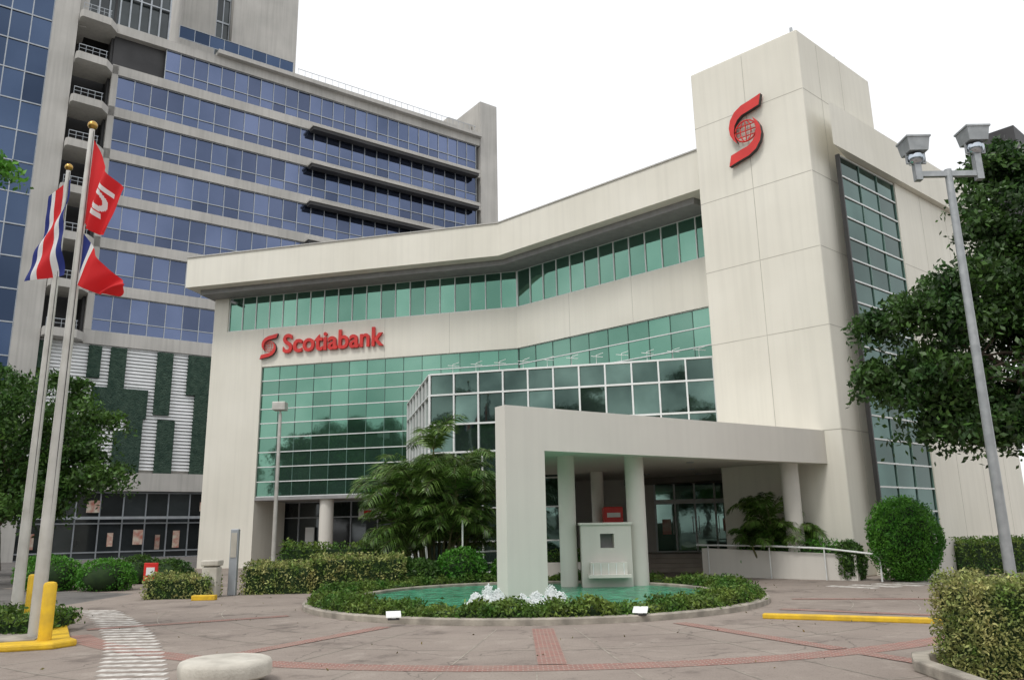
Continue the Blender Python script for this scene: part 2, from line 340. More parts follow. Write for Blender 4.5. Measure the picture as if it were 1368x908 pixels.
for jx,jy,h in ((-.85,17.55,.24),(-.6,17.7,.38),(-.4,17.85,.28),(.1,17.2,.22),(.4,17.3,.26),(.72,17.45,.36),(.9,17.3,.24)):
    for k in range(700):
        t=random.random(); rr=math.sqrt(max(0,1-t**1.6))*.20*math.sqrt(random.random()); a=random.uniform(0,6.28); s=random.uniform(.006,.017)
        if random.random()<.15: rr*=1.7; t*=.4
        x,y,z=jx+rr*math.cos(a),jy+rr*math.sin(a),.09+h*t*random.uniform(.7,1.05)
        b.add([(x+s,y,z),(x-s,y,z),(x,y+s,z),(x,y-s,z),(x,y,z+s*1.3),(x,y,z-s)],[[0,2,4],[2,1,4],[1,3,4],[3,0,4],[2,0,5],[1,2,5],[3,1,5],[0,3,5]])
    b.lathe(jx,jy,[(.26,.088),(.17,.115),(.12,.16),(.07,.09+h*.55),(.02,.09+h*.75)],12)
b.obj('water_jets','foam',fe,True)
for x,y,a in ((-2.15,14.62,.2),(2.15,14.65,-.3)):
    e=E('ground_floodlight',(x,y,0)); F=Fr((x,y),(math.cos(a),math.sin(a))); b=B(); b.ob(F,-.04,.04,-.04,.04,.13,.17)
    v=[F.p(s,o,z) for s,o,z in ((-.13,.06,.15),(.13,.06,.15),(.13,-.1,.22),(-.13,-.1,.22),(-.13,.04,.18),(.13,.04,.18),(.13,-.12,.25),(-.13,-.12,.25))]
    b.add(v,[[0,1,2,3],[4,7,6,5],[0,4,5,1],[1,5,6,2],[2,6,7,3],[3,7,4,0]]); b.obj('housing','white',e,False,.006); b=B(); b.ob(F,-.1,.1,-.08,.05,.11,.135); b.obj('foot','black',e)

# ------------------------------------------------------------ bank building
bank=E('bank_building',(0,38,0))
LN=Fr((-15.85,41.04),(.970,-.2435)); RT=Fr((.25,37.0),(.738,-.675))
wall=B(); gl=B(); mu=B(); jo=B(); so=B(); bgm=B(); tg=B(); gv=B()
wall.ob(LN,0,3.0,-3,0,0,12.0); wall.ob(LN,0,.85,-.4,0,12.0,13.85)
wall.ob(LN,3.0,16.6,-.4,0,9.98,12.0)
for a in (.85,3.0,6.4,9.8,13.2): jo.ob(LN,a-.008,a+.008,0,.003,9.98 if a>2 else 12.0,12.0 if a>2 else 13.8)
wall.prism([RT.p(-.0,0,0)[:2],RT.p(11.6,0,0)[:2],RT.p(11.6,-.4,0)[:2],RT.p(.1,-.4,0)[:2]],9.98,12.0)
for a in (3.2,6.6): jo.ob(RT,a-.008,a+.008,0,.003,9.98,12.0)
glazing(gl,mu,LN,.87,16.6,[12.02,13.85],20,-.12,.04,.05,.05)
glazing(gl,mu,RT,0,11.4,[12.02,13.85],14,-.12,.04,.05,.05)
glazing(gl,mu,LN,3.02,16.6,lin(3.4,9.97,9),14,-.12,.022,.045,.03,.005,gv)
glazing(gl,mu,RT,0,11.4,lin(3.9,9.97,8),11,-.12,.022,.045,.03,.005,gv)
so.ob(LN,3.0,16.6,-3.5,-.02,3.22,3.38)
body=B(); body.prism([(-15.6,41.6),(.55,37.6),(9.3,29.7),(12,32),(22,45),(8,58),(-10.9,61)],3.3,14.0)
body.prism([(-12.6,44.6),(.6,41),(2.5,34.6),(9.7,32.8),(12.5,30.5),(22,45),(8,58),(-10,60)],0,3.3)
body.obj('core_walls','inner',bank)
PL,PM,PR=(-16.9,39.6),(-.57,35.5),(7.3,28.3)
wall.prism([PL,PM,PR,(9.5,30.5),(14,38),(8,57),(-11.9,59.6)],14.1,15.7)
cp=B(); cp.prism([(-16.94,39.55),(-.58,35.45),(7.28,28.25),(9.6,30.5),(14,38.1),(8,57.1),(-11.9,59.7)],15.703,15.76); cp.obj('parapet_coping','conc',bank)
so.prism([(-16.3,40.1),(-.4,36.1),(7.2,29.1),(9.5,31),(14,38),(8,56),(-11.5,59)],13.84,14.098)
gf=B(); gm=B(); FG=Fr((-12.9,43.6),(.970,-.2435)); glazing(gf,gm,FG,0,13.5,[0,.3,2.4,3.2],9,0,.06,.06)
cols=B()
for a in (6.7,11.2): x,y,_=LN.p(a,-.5,0); cols.lathe(x,y,[(.34,0),(.34,3.25)],28)
sb=B(); sb.ob(FG,5.0,6.6,.12,.2,2.3,2.8); sb.ob(FG,7.0,7.6,.12,.2,.9,2.2); sb.ob(FG,2.0,2.5,.12,.2,1.0,1.9); sb.obj('shop_signs','white',bank)
sb=B(); sb.ob(FG,5.3,5.75,.205,.22,2.4,2.7); sb.ob(FG,7.1,7.5,.205,.22,1.5,2.1); sb.obj('shop_sign_prints','red',bank)
N_,L_,R_=(10.3,25.1),(7.16,28.0),(14.4,28.65); L2=(11.26,31.55)
tw=B(); tw.prism([L_,N_,R_,L2],0,18.72); tw.obj('stair_tower','wall',bank,False,.04)
TF=Fr(L_,(N_[0]-L_[0],N_[1]-L_[1])); TS=Fr(N_,(R_[0]-N_[0],R_[1]-N_[1])); TL=4.274; SL=5.42
for z in (4.5,7.9,10.6,13.3,16.4):
    jo.ob(TF,0.02,TL-.02,-.02,.003,z-.012,z+.012); jo.ob(TS,.02,SL-.02,-.02,.003,z-.012,z+.012)
jo.ob(TF,2.125,2.145,-.02,.0035,4.5,18.6); jo.ob(TS,1.3,1.318,-.02,.0035,0,18.6); jo.ob(TS,3.0,3.018,-.02,.0035,15.7,18.6)
cap=B(); cap.lathe(N_[0]-.1,N_[1]+.2,[(.06,18.7),(.05,18.9)],8); cap.lathe(12.5,27.3,[(.09,18.7),(.07,18.95)],8); cap.obj('roof_fittings','steel',bank)
RW=Fr((11.62,25.62),(.767,.642))
wall.ob(RW,3.87,12.2,-.5,0,0,14.1)
wall.ob(RW,-.1,3.87,-.5,-.02,0,1.15)
for z in (4.5,7.9,10.9): jo.ob(RW,3.9,12.2,-.1,.003,z-.01,z+.01)
for a in (5.9,8.2,10.4): jo.ob(RW,a-.01,a+.01,-.1,.0035,0,14.05)
gf2=B(); glazing(tg,mu,RW,-.12,3.82,lin(1.2,14.05,17),3,-.08,.03,.05,.04,.008,gv)
gf2.ob(RW,-.2,-.13,-.16,-.02,1.15,14.08); gf2.obj('glazing_edge','black',bank)
wall.prism([(11.0,24.8),(21.15,33.3),(24.5,44),(14,43),(12.1,26.2)],14.11,15.72)
b2=B(); b2.prism([(12.2,26.9),(20.6,33.9),(22,44),(12,33)],0,14.05); b2.obj('right_wing_core','inner',bank)
BF=Fr((-3.26,31.07),(7.33+3.26,28.6-31.07)); BL=math.hypot(10.59,2.47)
BS=Fr((-5.06,38.3),(-3.26+5.06,31.07-38.3)); BSL=math.hypot(1.8,7.23)
bm=B()
glazing(bgm,bm,BF,0,BL,[4.52,5.6,6.77,7.6],11,0,.06,.065,.09,.02)
glazing(bgm,bm,BF,0,5.3,[.1,1.2,2.4,3.45,4.5],5,0,.05,.05,.08,.01)
glazing(bgm,bm,BS,0,BSL,[.1,1.5,3.0,4.5,5.6,6.77,7.6],7,0,.05,.05,.08,.01)
FR=Fr((1.95,29.86),(.3,4.9)); glazing(bgm,bm,FR,0,4.8,[.1,1.2,2.4,3.45],4,0,.06,.06,.06)
for i in range(1,12):
    p=BF.p(i*BL/11.5,.05,0); bm.tube([(p[0],p[1],7.6),(p[0],p[1],7.95),(p[0]+.25,p[1]-.1,8.02)],[.015,.015,.01],5); bm.tube([(p[0]-.2,p[1],7.92),(p[0]+.25,p[1],7.88)],[.012,.012],5)
bm.obj('bay_mullions','white',bank)
rf=B(); rf.prism([(-3.2,31.2),(7.3,28.75),(8.6,29.2),(.3,36.8),(-4.95,38.1)],7.56,7.62); rf.obj('bay_roof','tglass',bank)
bgm.obj('bay_glass','bayglass',bank)
P0=(-.2,18.9); EE=(9.95,25.5); CF=Fr(P0,(EE[0]-P0[0],EE[1]-P0[1])); CLn=math.hypot(EE[0]-P0[0],EE[1]-P0[1])
cn=B(); cn.prism([CF.p(0,0,0)[:2],CF.p(CLn,0,0)[:2],CF.p(CLn,-.45,0)[:2],CF.p(0,-.45,0)[:2]],3.45,4.5)
cn.ob(CF,0,1.12,-.45,0,0.0,3.45)
cn.obj('canopy_blade','canopy',bank)
cs=B(); cs.prism([CF.p(.02,-.46,0)[:2],CF.p(CLn-.3,-.46,0)[:2],(7.1,27.95),(9.2,33.1),(2.7,34.6),(1.95,29.9),(.6,29.9)],3.55,4.42); cs.obj('canopy_slab','canopy',bank)
dl=B()
for x,y in ((3.5,24),(5.5,25.2),(4.2,27.2),(6.2,28.2),(5,30.5),(7,30.8)): dl.lathe(x,y,[(.12,3.53),(.12,3.552)],16)
dl.obj('soffit_downlights','mull',bank)
for x,y,r,z in ((1.43,22.4,.235,.0),(3.32,22.4,.26,.0),(2.95,29.0,.22,.0),(8.62,25.35,.27,0)): cols.lathe(x,y,[(r,z),(r,3.56)],32)
cols.obj('round_columns','canopy',bank,True)
EW=Fr((2.6,34.5),(7.1,-1.75))
ew=B(); ew.ob(EW,0,3.3,-.1,.06,.6,3.6); ew.ob(EW,6.5,7.3,-.1,.06,.6,3.6); ew.obj('entrance_wall','canopy',bank)
eg=B(); em=B(); glazing(eg,em,EW,3.3,6.5,[.6,2.55,3.5],4,.1,.075,.09,.06)
em.ob(EW,3.3,6.5,.1,.3,2.5,2.68)
for a in (4.0,4.78,5.02,5.8): em.ob(EW,a-.015,a+.015,.2,.23,1.3,2.0)
eg.obj('entrance_doors','bayglass',bank); em.obj('door_frames','white',bank)
po=B(); po.ob(EW,3.55,3.9,.12,.14,1.3,1.9); po.ob(EW,5.95,6.2,.12,.14,1.4,1.9); po.obj('door_posters','poster',bank)
fl=B(); fl.prism([(4.6,31.3),(8.6,30.2),(9.7,33.2),(2.6,35)],0,.6)
for i in range(3): 
    F=Fr((4.6,31.3),(4.0,-1.1)); fl.ob(F,0,4.1,-.1,.35*(3-i),0,.15*(i+1))
fl.obj('entrance_steps','floor',bank)
cc=B(); q=LN.p(1.2,.2,0); cc.tube([(q[0],q[1],13.8),(q[0],q[1],13.55)],[.03,.03],6); cc.tube([(q[0]-.1,q[1],13.6),(q[0]+.25,q[1]-.1,13.45)],[.07,.07],8); cc.obj('security_camera','steel',bank)
wall.obj('facade_walls','wall',bank); gl.obj('facade_glass','gglass',bank); mu.obj('facade_mullions','white',bank); gv.obj('facade_thin_mullions','gmull',bank)
jo.obj('panel_joints','joint',bank); so.obj('soffits','soffit',bank); tg.obj('stair_glass','tglass',bank)
gf.obj('ground_floor_glass','dglass',bank); gm.obj('ground_floor_mullions','mull',bank)

def logo(name,F,a,o,z,w,h,parent,th=.14):
    up=[(1,1),(.72,.955),(.45,.92),(.25,.85),(.12,.74),(.07,.62),(.09,.5),(.17,.40),(.27,.33),(.22,.42),(.2,.52),(.235,.63),(.32,.71),(.45,.765),(.65,.79),(.93,.83)]
    b=B(); mw=F.mat(a,o,z)
    def T(x,y,zz): q=mw@Vector(((x-.5)*w,(y-.5)*h,zz)); return tuple(q)
    for k,poly in enumerate((up,[(1-x,1-y) for x,y in up])):
        n=len(poly); v=[T(x,y,0) for x,y in poly]+[T(x,y,th) for x,y in poly]
        b.add(v,[list(range(n)),list(range(n,2*n))[::-1]],0); b.add(v,[[i,(i+1)%n,n+(i+1)%n,n+i] for i in range(n)],1)
    def ell(rx,ry,t=.02,yc=.5):
        pts=[T(.5+rx*math.cos(q),yc+ry*math.sin(q),th*.6) for q in lin(0,2*math.pi,28)]; b.tube(pts,[t*h]*len(pts),5,0)
    asp=w/h; R=.29
    ell(R,R*asp,.012); ell(R*.5,R*asp,.009)
    b.tube([T(.5,.5-R*asp,th*.6),T(.5,.5+R*asp,th*.6)],[.009*h]*2,5)
    for yy in (-.5,0,.5):
        xx=R*math.sqrt(1-yy*yy); b.tube([T(.5-xx,.5+yy*R*asp,th*.6),T(.5+xx,.5+yy*R*asp,th*.6)],[.009*h]*2,5)
    return b.obj(name,['red','black'],parent)
sg=E('bank_name_sign',LN.p(6,0,11)); logo('emblem',LN,3.45,.04,11.0,.98,1.3,sg)
cu=bpy.data.curves.new('lettering','FONT'); cu.body='Scotiabank'; cu.size=1.36; cu.extrude=.06; cu.offset=.028; cu.space_character=1.02
to=bpy.data.objects.new('lettering',cu); scene.collection.objects.link(to); cu.materials.append(M['red'])
bpy.context.view_layer.update(); wdt=to.dimensions.x; sc=5.55/wdt; to.matrix_world=LN.mat(4.22,.1,10.62)@Matrix.Diagonal((sc,1.0,1,1))
to.parent=sg; to.matrix_parent_inverse=Matrix.Translation(sg.location).inverted()
te=E('tower_emblem_sign',TF.p(2.1,0,15.5)); logo('emblem',TF,2.12,.05,15.5,1.42,2.4,te,.18)

wf=E('water_feature_wall',(2.5,22.2,0)); b=B()
b.box(1.75,3.08,21.9,22.5,0,.95); b.box(1.75,2.25,21.9,22.5,.95,1.68); b.box(2.62,3.08,21.9,22.5,.95,1.68); b.box(2.25,2.62,21.9,22.5,.95,1.08); b.box(2.25,2.62,21.9,22.5,1.45,1.68)
b.box(2.25,2.62,22.3,22.5,1.08,1.45); b.box(1.88,2.98,21.5,21.898,.34,.42); b.box(1.95,2.9,21.62,21.898,.42,.72); b.box(1.7,3.12,21.85,22.55,1.682,1.74)
b.obj('masonry','canopy',wf); b=B(); b.box(2.26,2.61,22.28,22.299,1.08,1.45); b.obj('niche_back','soffit',wf)
b=B()
for x in (2.0,2.2,2.4,2.6,2.8): b.box(x,x+.02,21.60,21.618,.42,.70)
b.obj('water_trickles','foam',wf)
ak=E('atm_kiosk',(3.4,28,0)); b=B(); b.box(3.05,3.7,28,28.6,0.0,2.3); b.obj('cabinet','red',ak,False,.03)
b=B(); b.box(3.15,3.6,27.97,28.0,1.25,1.7); b.obj('screen','black',ak); b=B(); b.box(3.15,3.6,27.96,28,1.95,2.1); b.box(3.15,3.6,27.9,28,1.1,1.2); b.obj('label','white',ak)

rw=E('ramp_wall',(8,25.5,0)); RF=Fr((6.1,27.1),(9.75-6.1,23.75-27.1)); RL=4.95
b=B(); v=[RF.p(a,o,z) for a,o,z in ((0,-.2,0),(RL,-.2,0),(RL,0,0),(0,0,0),(0,-.2,.9),(RL,-.2,.72),(RL,0,.72),(0,0,.9))]
b.add(v,[[0,1,2,3],[4,7,6,5],[0,4,5,1],[1,5,6,2],[2,6,7,3],[3,7,4,0]]); b.obj('wall','canopy',rw)
hr=E('handrail',(8,25,0)); b=B(); b.tube([RF.p(-.1,.12,1.0),RF.p(2.4,.12,.97),RF.p(4.1,.12,.9),RF.p(5.5,.12,.75),RF.p(5.65,.12,.6),RF.p(5.65,.12,0)],[.028]*6,8)
for a in (.3,2.4,4.1): b.tube([RF.p(a,.12,.0),RF.p(a,.12,.97-.02*a)],[.02]*2,6)
b.obj('rail','white',hr,True)
hr=E('handrail',(-1,25,0)); b=B()
for z in (.95,.6): b.tube([(-1.6,24.8,z-.2),(-1.4,25,z),(.3,27.5,z)],[.025]*3,8)
b.tube([(-1.4,25,0),(-1.4,25,.95)],[.022]*2,6); b.tube([(.3,27.5,0),(.3,27.5,.95)],[.022]*2,6); b.tube([(-1.6,24.8,0),(-1.6,24.8,1.9)],[.03]*2,6); b.obj('rail','white',hr,True)
lw=E('planter_wall',(12.6,24.5,0)); b=B(); b.ob(Fr((11.6,23.9),(.85,.5)),0,1.9,-.35,0,0,1.12); b.obj('wall','canopy',lw)
lw=E('planter_wall',(.5,26.5,0)); b=B(); b.box(-.6,2.4,26.3,26.6,0,.55); b.obj('wall','canopy',lw)
hedge('planter_hedge',WF,-.5,2.3,-27.1,-26.65,0,.85,420,.09,'hleaf')
hedge('planter_hedge',Fr((6.4,27.5),(3.65,-3.35)),1.2,4.7,-.1,.35,0,1.05,450,.09,'shrub')
shrub('flowering_shrub',9.75,24.1,.5,.4,.35,.6,2600,.1,'leaf')
shrub('round_shrub',11.0,23.3,1.12,.93,.85,1.12,17000,.085,'shrub')
hedge('boundary_hedge',Fr((13.2,24.6),(.85,.5)),0,6,-.9,0,0,1.0,300,.1,'hleaf')

# ------------------------------------------------------------ office tower
ot=E('office_tower',(-15,72,0)); OF=Fr((-32.9,60),(.809,.588)); S1=36.7
cb=B(); og=B(); om=B(); od=B(); sl=B(); gw=B(); cd=B(); ug=B(); og2=B()
pitch=3.83
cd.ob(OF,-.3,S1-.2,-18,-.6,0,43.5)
for i in range(7):
    z=17.3+pitch*i
    a0=0 if i<6 else 3.6
    glazing(og,om,OF,a0+.2,S1-.4,[z,z+.95,z+2.95],27,-.25,.06,.07,.08,.009)
    cb.ob(OF,-.3,S1+.05,-.8,.0,z+2.97,z+pitch-.0)
cb.ob(OF,-.3,S1,-.8,.02,16.2,17.28)
cb.ob(OF,8,S1,-6,.55,44.1,44.5)
for i in range(1,6):
    z=17.3+pitch*i+2.95; s0=17.0
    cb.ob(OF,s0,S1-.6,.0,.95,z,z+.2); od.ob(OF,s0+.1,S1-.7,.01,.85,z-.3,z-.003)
cb.ob(OF,S1+.06,39.0,-5.2,.1,0,48.7)
cb.ob(OF,-.3,.18,-.8,.0,17.3,40.2)
for i in range(0,8):
    z=16.2+pitch*i
    pl=[OF.p(-3.15,-2,0)[:2],OF.p(-.31,-2,0)[:2],OF.p(-.31,.3,0)[:2],OF.p(-.9,1.1,0)[:2],OF.p(-3.0,1.2,0)[:2],OF.p(-3.15,.9,0)[:2]]
    cb.prism(pl,z+.1,z+.75)
    om.ob(OF,-3.0,-.9,1.08,1.1,z+1.4,z+1.45); om.ob(OF,-3.0,-.9,1.08,1.1,z+1.08,z+1.11)
    for k in range(5): om.ob(OF,-3.0+k*.5,-2.97+k*.5,1.08,1.1,z+.75,z+1.4)
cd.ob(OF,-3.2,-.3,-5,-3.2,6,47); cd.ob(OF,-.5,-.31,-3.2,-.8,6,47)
cb.ob(OF,-4.95,-3.2,-3.2,.25,0,75)
glazing(og2,om,OF,-22,-4.98,lin(2,78,30),12,-.1,.08,.1,.08,.009)
cb.ob(OF,-22,-4.98,-4,-.3,0,78)
glazing(ug,om,OF,-2.5,3.9,lin(43.9,68,7),8,-.9,.12,.12,.3,.006)
cb.ob(OF,-3.2,-2.5,-4,-.3,43,70); cb.ob(OF,-2.5,3.9,-12,-1.0,44.15,70)
glazing(og2,om,OF,4.6,15,[44.5,45.7],8,.3,.04,.04,.04)
cb.ob(OF,7.2,10.6,-24,-12,40,80); cb.ob(OF,12.2,19.4,-24,-11.5,40,80); glazing(ug,om,OF,10.7,12.1,lin(44,80,12),2,-12.5,.1,.2,.1)
cb.ob(OF,33.5,36.6,-7,-1.5,44.5,46.5)
for i in range(30): om.ob(OF,15.5+i*.7,15.53+i*.7,.3,.33,44.5,45.2)
om.ob(OF,15.5,36,.3,.33,45.2,45.25)
cb.ob(OF,-14,20,-3,-.35,6.4,16.18)
z=6.6
while z<16.1:
    v=[OF.p(a,o,zz) for a,o,zz in ((-4.6,-.34,z),(20,-.34,z),(20,-.12,z+.05),(-4.6,-.12,z+.05),(-4.6,-.30,z+.25),(20,-.30,z+.25))]
    sl.add(v,[[0,1,2,3],[3,2,5,4]]); z+=.27
for s0,s1,z0,z1 in ((-3.9,-2.4,10.4,16.1),(.2,1.1,13.6,16.1),(1.75,2.9,12.9,16.1),(.7,4.7,10.6,12.9),(-.6,1.1,7.9,10.6),(2.5,3.4,6.5,9.6),(3.4,4.5,6.4,10.6),(5.2,6.4,11,16.1),(5.6,6.9,6.4,10.6),(7.6,9.8,12.8,16.1),(8.3,9.8,6.4,12.8)):
    gw.ob(OF,s0,s1,-.3,.02,z0,z1)
cb.ob(OF,-6,20,-3,.25,5.0,6.38)
sg2=B(); glazing(sg2,om,OF,-6,20,[0,.5,2.6,4.9],16,-.5,.09,.1,.1,.006)
cb.ob(OF,-6,20,-4,-.8,0,5); om.ob(OF,-6,20,-.1,.3,2.9,3.1)
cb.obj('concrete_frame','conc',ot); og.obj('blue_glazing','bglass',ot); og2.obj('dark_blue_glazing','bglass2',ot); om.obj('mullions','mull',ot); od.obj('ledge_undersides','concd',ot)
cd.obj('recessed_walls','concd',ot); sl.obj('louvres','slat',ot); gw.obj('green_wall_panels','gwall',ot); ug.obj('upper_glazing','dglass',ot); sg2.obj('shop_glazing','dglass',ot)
po=B()
for a,w_,z0,z1 in ((-2.5,.5,.8,1.9),(1.2,.9,3.4,4.3),(2.8,.4,.9,1.9),(4.6,.7,1.0,2.1),(6.2,.35,.6,1.7),(7.5,.5,.7,2.0),(9.4,.8,3.5,4.2)): po.ob(OF,a,a+w_,-.38,-.36,z0,z1)
po.obj('shop_posters','poster',ot)

db=E('distant_office_building',(58,76,0)); DF=Fr((48.5,70),(.75,.66)); b=B(); b.ob(DF,0,25,-3,0,0,38.5); b.obj('frame','concd',db)
b=B(); m2=B(); glazing(b,m2,DF,.3,24,lin(2,36,14),12,.05,.1,.5,.1); b.obj('glass','dglass',db); m2.obj('mullions','conc',db)

# ------------------------------------------------------------ street furniture
def flagpole(x,y,h):
    e=E('flagpole',(x,y,0)); b=B(); b.lathe(x,y,[(.17,0),(.17,.06),(.105,.08),(.10,1.5),(.075,h*.6),(.045,h)],20); b.obj('pole','pole',e,True)
    b=B(); b.lathe(x,y,[(.01,h)]+[(.085*math.sin(t),h+.085-.085*math.cos(t)) for t in lin(.3,3.0,8)]+[(.005,h+.17)],16); b.obj('finial','brass',e,True)
    b=B(); b.tube([(x+.07,y-.06,1.2),(x+.06,y-.05,h-.05)],[.006,.006],4); b.obj('halyard','black',e); return e
flagpole(-7.56,13.2,8.8); flagpole(-9.82,16.4,9.55)
def flag(name,c,fold,pat,mats,amp=.07,nx=80,ny=50,sag=.12):
    A,Bq,C,D=[Vector(q) for q in c]
    b=B(); v=[];f=[]; mi=[]
    for j in range(ny+1):
        for i in range(nx+1):
            u=i/nx; w=j/ny; p=(A.lerp(C,u)).lerp(Bq.lerp(D,u),w)
            d=amp*min(1,u*3)*math.sin(fold*u*6.28+w*2.2)+amp*.4*math.sin(u*17+w*5)*min(1,u*2); p=p+Vector((d*.35,d,-sag*math.sin(math.pi*u)*(1-.3*w)))
            v.append(tuple(p))
    for j in range(ny):
        for i in range(nx):
            f.append([j*(nx+1)+i,j*(nx+1)+i+1,(j+1)*(nx+1)+i+1,(j+1)*(nx+1)+i]); mi.append(pat((i+.5)/nx,(j+.5)/ny))
    b.v=v;b.f=f;b.m=mi; e=E(name,tuple(A)); b.obj('cloth',mats,e,True); return e
def pe(u,w):
    x=(u-.5)*.9; y=w-.5; r=math.hypot(x,y)
    if .09<r<.16: return 1
    if .24<w<.32 and .42<u<.78: return 1
    if .68<w<.76 and .22<u<.58: return 1
    return 0
x,y=-7.5,13.2
flag('red_bank_flag',((x,y,8.6),(x-.01,y,7.0),(x+.66,y-.15,7.6),(x+.42,y-.1,6.75)),1.3,pe,['fred','fwhite'],.08)
x2,y2=-9.77,16.4
def pcr(u,w): return 2 if (w<.17 or w>.83) else (1 if (w<.33 or w>.67) else 0)
flag('national_flag',((x2-.36,y2-.1,8.9),(x2+.02,y2,9.35),(x2-.52,y2-.15,6.9),(x2+.12,y2-.1,7.1)),.8,pcr,['fred','fwhite','fblue'],.08,sag=0)
def pr(u,w): return 2 if u<.13 else (1 if u<.19 else 0)
flag('red_pennant_flag',((x+.0,y,6.8),(x-.14,y,5.95),(x+1.0,y-.2,5.75),(x+.75,y-.1,5.62)),1.8,pr,['fred','fwhite','fblue'],.08)

def floodlamp(x,y,h):
    e=E('street_lamp',(x,y,0)); b=B(); b.lathe(x,y,[(.2,0),(.2,.05),(.11,.07),(.10,2),(.075,h)],18)
    b.box(x-.62,x+.68,y-.05,y+.05,h-.16,h-.04)
    b3=B()
    for sgn,zz in ((-1,0),(1,.22)):
        cx=x+sgn*.66; cz=h+.22+zz
        b.box(cx-.07,cx+.07,y-.07,y+.07,h-.24,cz-.06)
        def fr(z0,z1,w0,w1,bb):
            v=[(cx+sx*w,y+sy*w,z) for z,w in ((z0,w0),(z1,w1)) for sx,sy in ((-1,-1),(1,-1),(1,1),(-1,1))]
            bb.add(v,[[0,1,2,3],[4,7,6,5],[0,4,5,1],[1,5,6,2],[2,6,7,3],[3,7,4,0]])
        fr(cz+.17,cz+.46,.20,.24,b); fr(cz+.46,cz+.50,.26,.26,b)
        b3.lathe(cx,y,[(.08,cz-.10),(.15,cz-.05),(.19,cz+.04),(.17,cz+.12),(.1,cz+.165)],18)
        for k in (-1,1): b.box(cx+k*.2-.012,cx+k*.2+.012,y-.02,y+.02,cz-.05,cz+.2)
        b.box(cx-.21,cx+.21,y-.022,y+.022,cz-.07,cz-.045)
    b.obj('post_and_housings','steel',e,True); b3.obj('lamp_globes','mirror',e,True)
floodlamp(9.5,16,9.0)
e=E('street_lamp',(-10,34,0)); b=B(); b.lathe(-10,34,[(.16,0),(.16,.3),(.09,.35),(.07,6.6)],14); b.box(-10.3,-9.75,33.75,34.25,6.75,7.1); b.tube([(-10,34,6.6),(-10,34,6.8)],[.05,.05],6); b.obj('lamp','pole',e,False,.02)

def bollard(x,y,h,r=.095):
    e=E('yellow_bollard',(x,y,0)); b=B(); b.lathe(x,y,[(r,0),(r,h-.05),(r*.85,h-.015),(r*.4,h)],24); b.obj('post','yellow',e,True)
bollard(-7.15,12.75,.95); bollard(-8.35,14.3,1.0,.06)
ki=E('traffic_island',(-9,13.6,0)); pts=[(-13,12.3),(-7.4,12.25),(-6.85,12.45),(-6.7,12.85),(-7.0,13.2),(-8.6,16.0),(-9.2,17.3),(-13,17.5)]
b=B(); b.prism(pts,0,.10); b.obj('painted_kerb','yellow',ki,False,.03)
b=B(); b.prism([(-12.9,12.55),(-7.9,12.5),(-7.3,12.75),(-7.5,13.3),(-9.0,16.2),(-9.5,17.1),(-12.9,17.2)],.09,.115); b.obj('infill','kerb',ki)
hedge('ground_cover',WF,-12.5,-7.9,-15.2,-13.5,.1,.28,500,.09,'hleaf')
yk=E('painted_kerb',(5.4,14,0)); b=B(); b.ob(Fr((4.3,14.75),(2.75,-1.35)),0,3.05,-.16,0,0,.09); b.obj('kerb','yellow',yk,False,.02)
yk=E('painted_kerb',(-7,21,0)); b=B(); b.box(-8.2,-7.6,21.0,21.2,0,.13); b.obj('kerb','yellow',yk,False,.02)

cbn=E('concrete_bollard_seat',(-3.25,9.45,0)); b=B(); b.lathe(-3.25,9.45,[(.36,0),(.36,.05),(.44,.06),(.49,.09),(.50,.14),(.50,.21),(.48,.245),(.44,.26),(.01,.265)],48); b.obj('disc','pale',cbn,True)
py=E('information_pylon',(-7.7,22.6,0)); b=B(); b.box(-7.82,-7.6,22.5,22.65,0,1.75); b.obj('panel','mull',py,False,.02); b=B(); b.box(-7.79,-7.63,22.48,22.499,1.0,1.65); b.obj('face','joint',py)
lb=E('litter_bin',(-8.1,22,0)); b=B(); b.box(-8.32,-7.92,21.9,22.3,0,.78); b.box(-8.35,-7.89,21.87,22.33,.8,.95); b.obj('body','pale',lb,False,.03); b=B(); b.box(-8.28,-7.96,21.95,22.25,.77,.81); b.obj('opening','black',lb)
rs=E('red_notice_sign',(-10.6,24,0)); b=B(); b.box(-10.8,-10.4,24,24.06,.35,.85); b.obj('panel','red',rs,False,.01); b=B(); b.box(-10.63,-10.57,24.01,24.05,0,.35); b.obj('post','steel',rs); b=B(); b.box(-10.72,-10.48,23.985,23.999,.5,.72); b.obj('print','white',rs)

# ------------------------------------------------------------ planting
hedge('clipped_hedge',WF,-9.7,-8.0,-22.5,-21.6,0,.55,620,.085,'hleaf2')
hedge('clipped_hedge',WF,-7.5,-5.6,-24.2,-22.7,0,.75,520,.09,'hleaf2',.09)
hedge('clipped_hedge',Fr((-5.7,22.8),(1,.12)),0,2.6,-1.2,0,0,.92,560,.09,'hleaf2')
hedge('clipped_hedge',WF,-7.2,-4.2,-26,-25,0,1.2,300,.1,'hleaf',.15)
for i,(x,y,s) in enumerate(((-12.6,25.5,.55),(-11.3,27,.5),(-14.5,26,.6),(-13.2,29,.55),(-16,28,.6))): shrub('low_shrub',x,y,s*.7,s*1.5,s,s,3500,.1,'leaf' if i%2 else 'shrub')
for i,(x,y,s) in enumerate(((-1.6,24.2,.6),(-2.7,23.7,.45),(-.2,25.3,.45),(-3.6,25,.5))): shrub('low_shrub',x,y,s*.8,s*1.2,s,s,3500,.11,'leaf' if i%2 else 'shrub')
hedge('near_hedge',WF,4.78,8.2,-9.7,-8.75,0,.95,3000,.05,'hleaf2',.04)
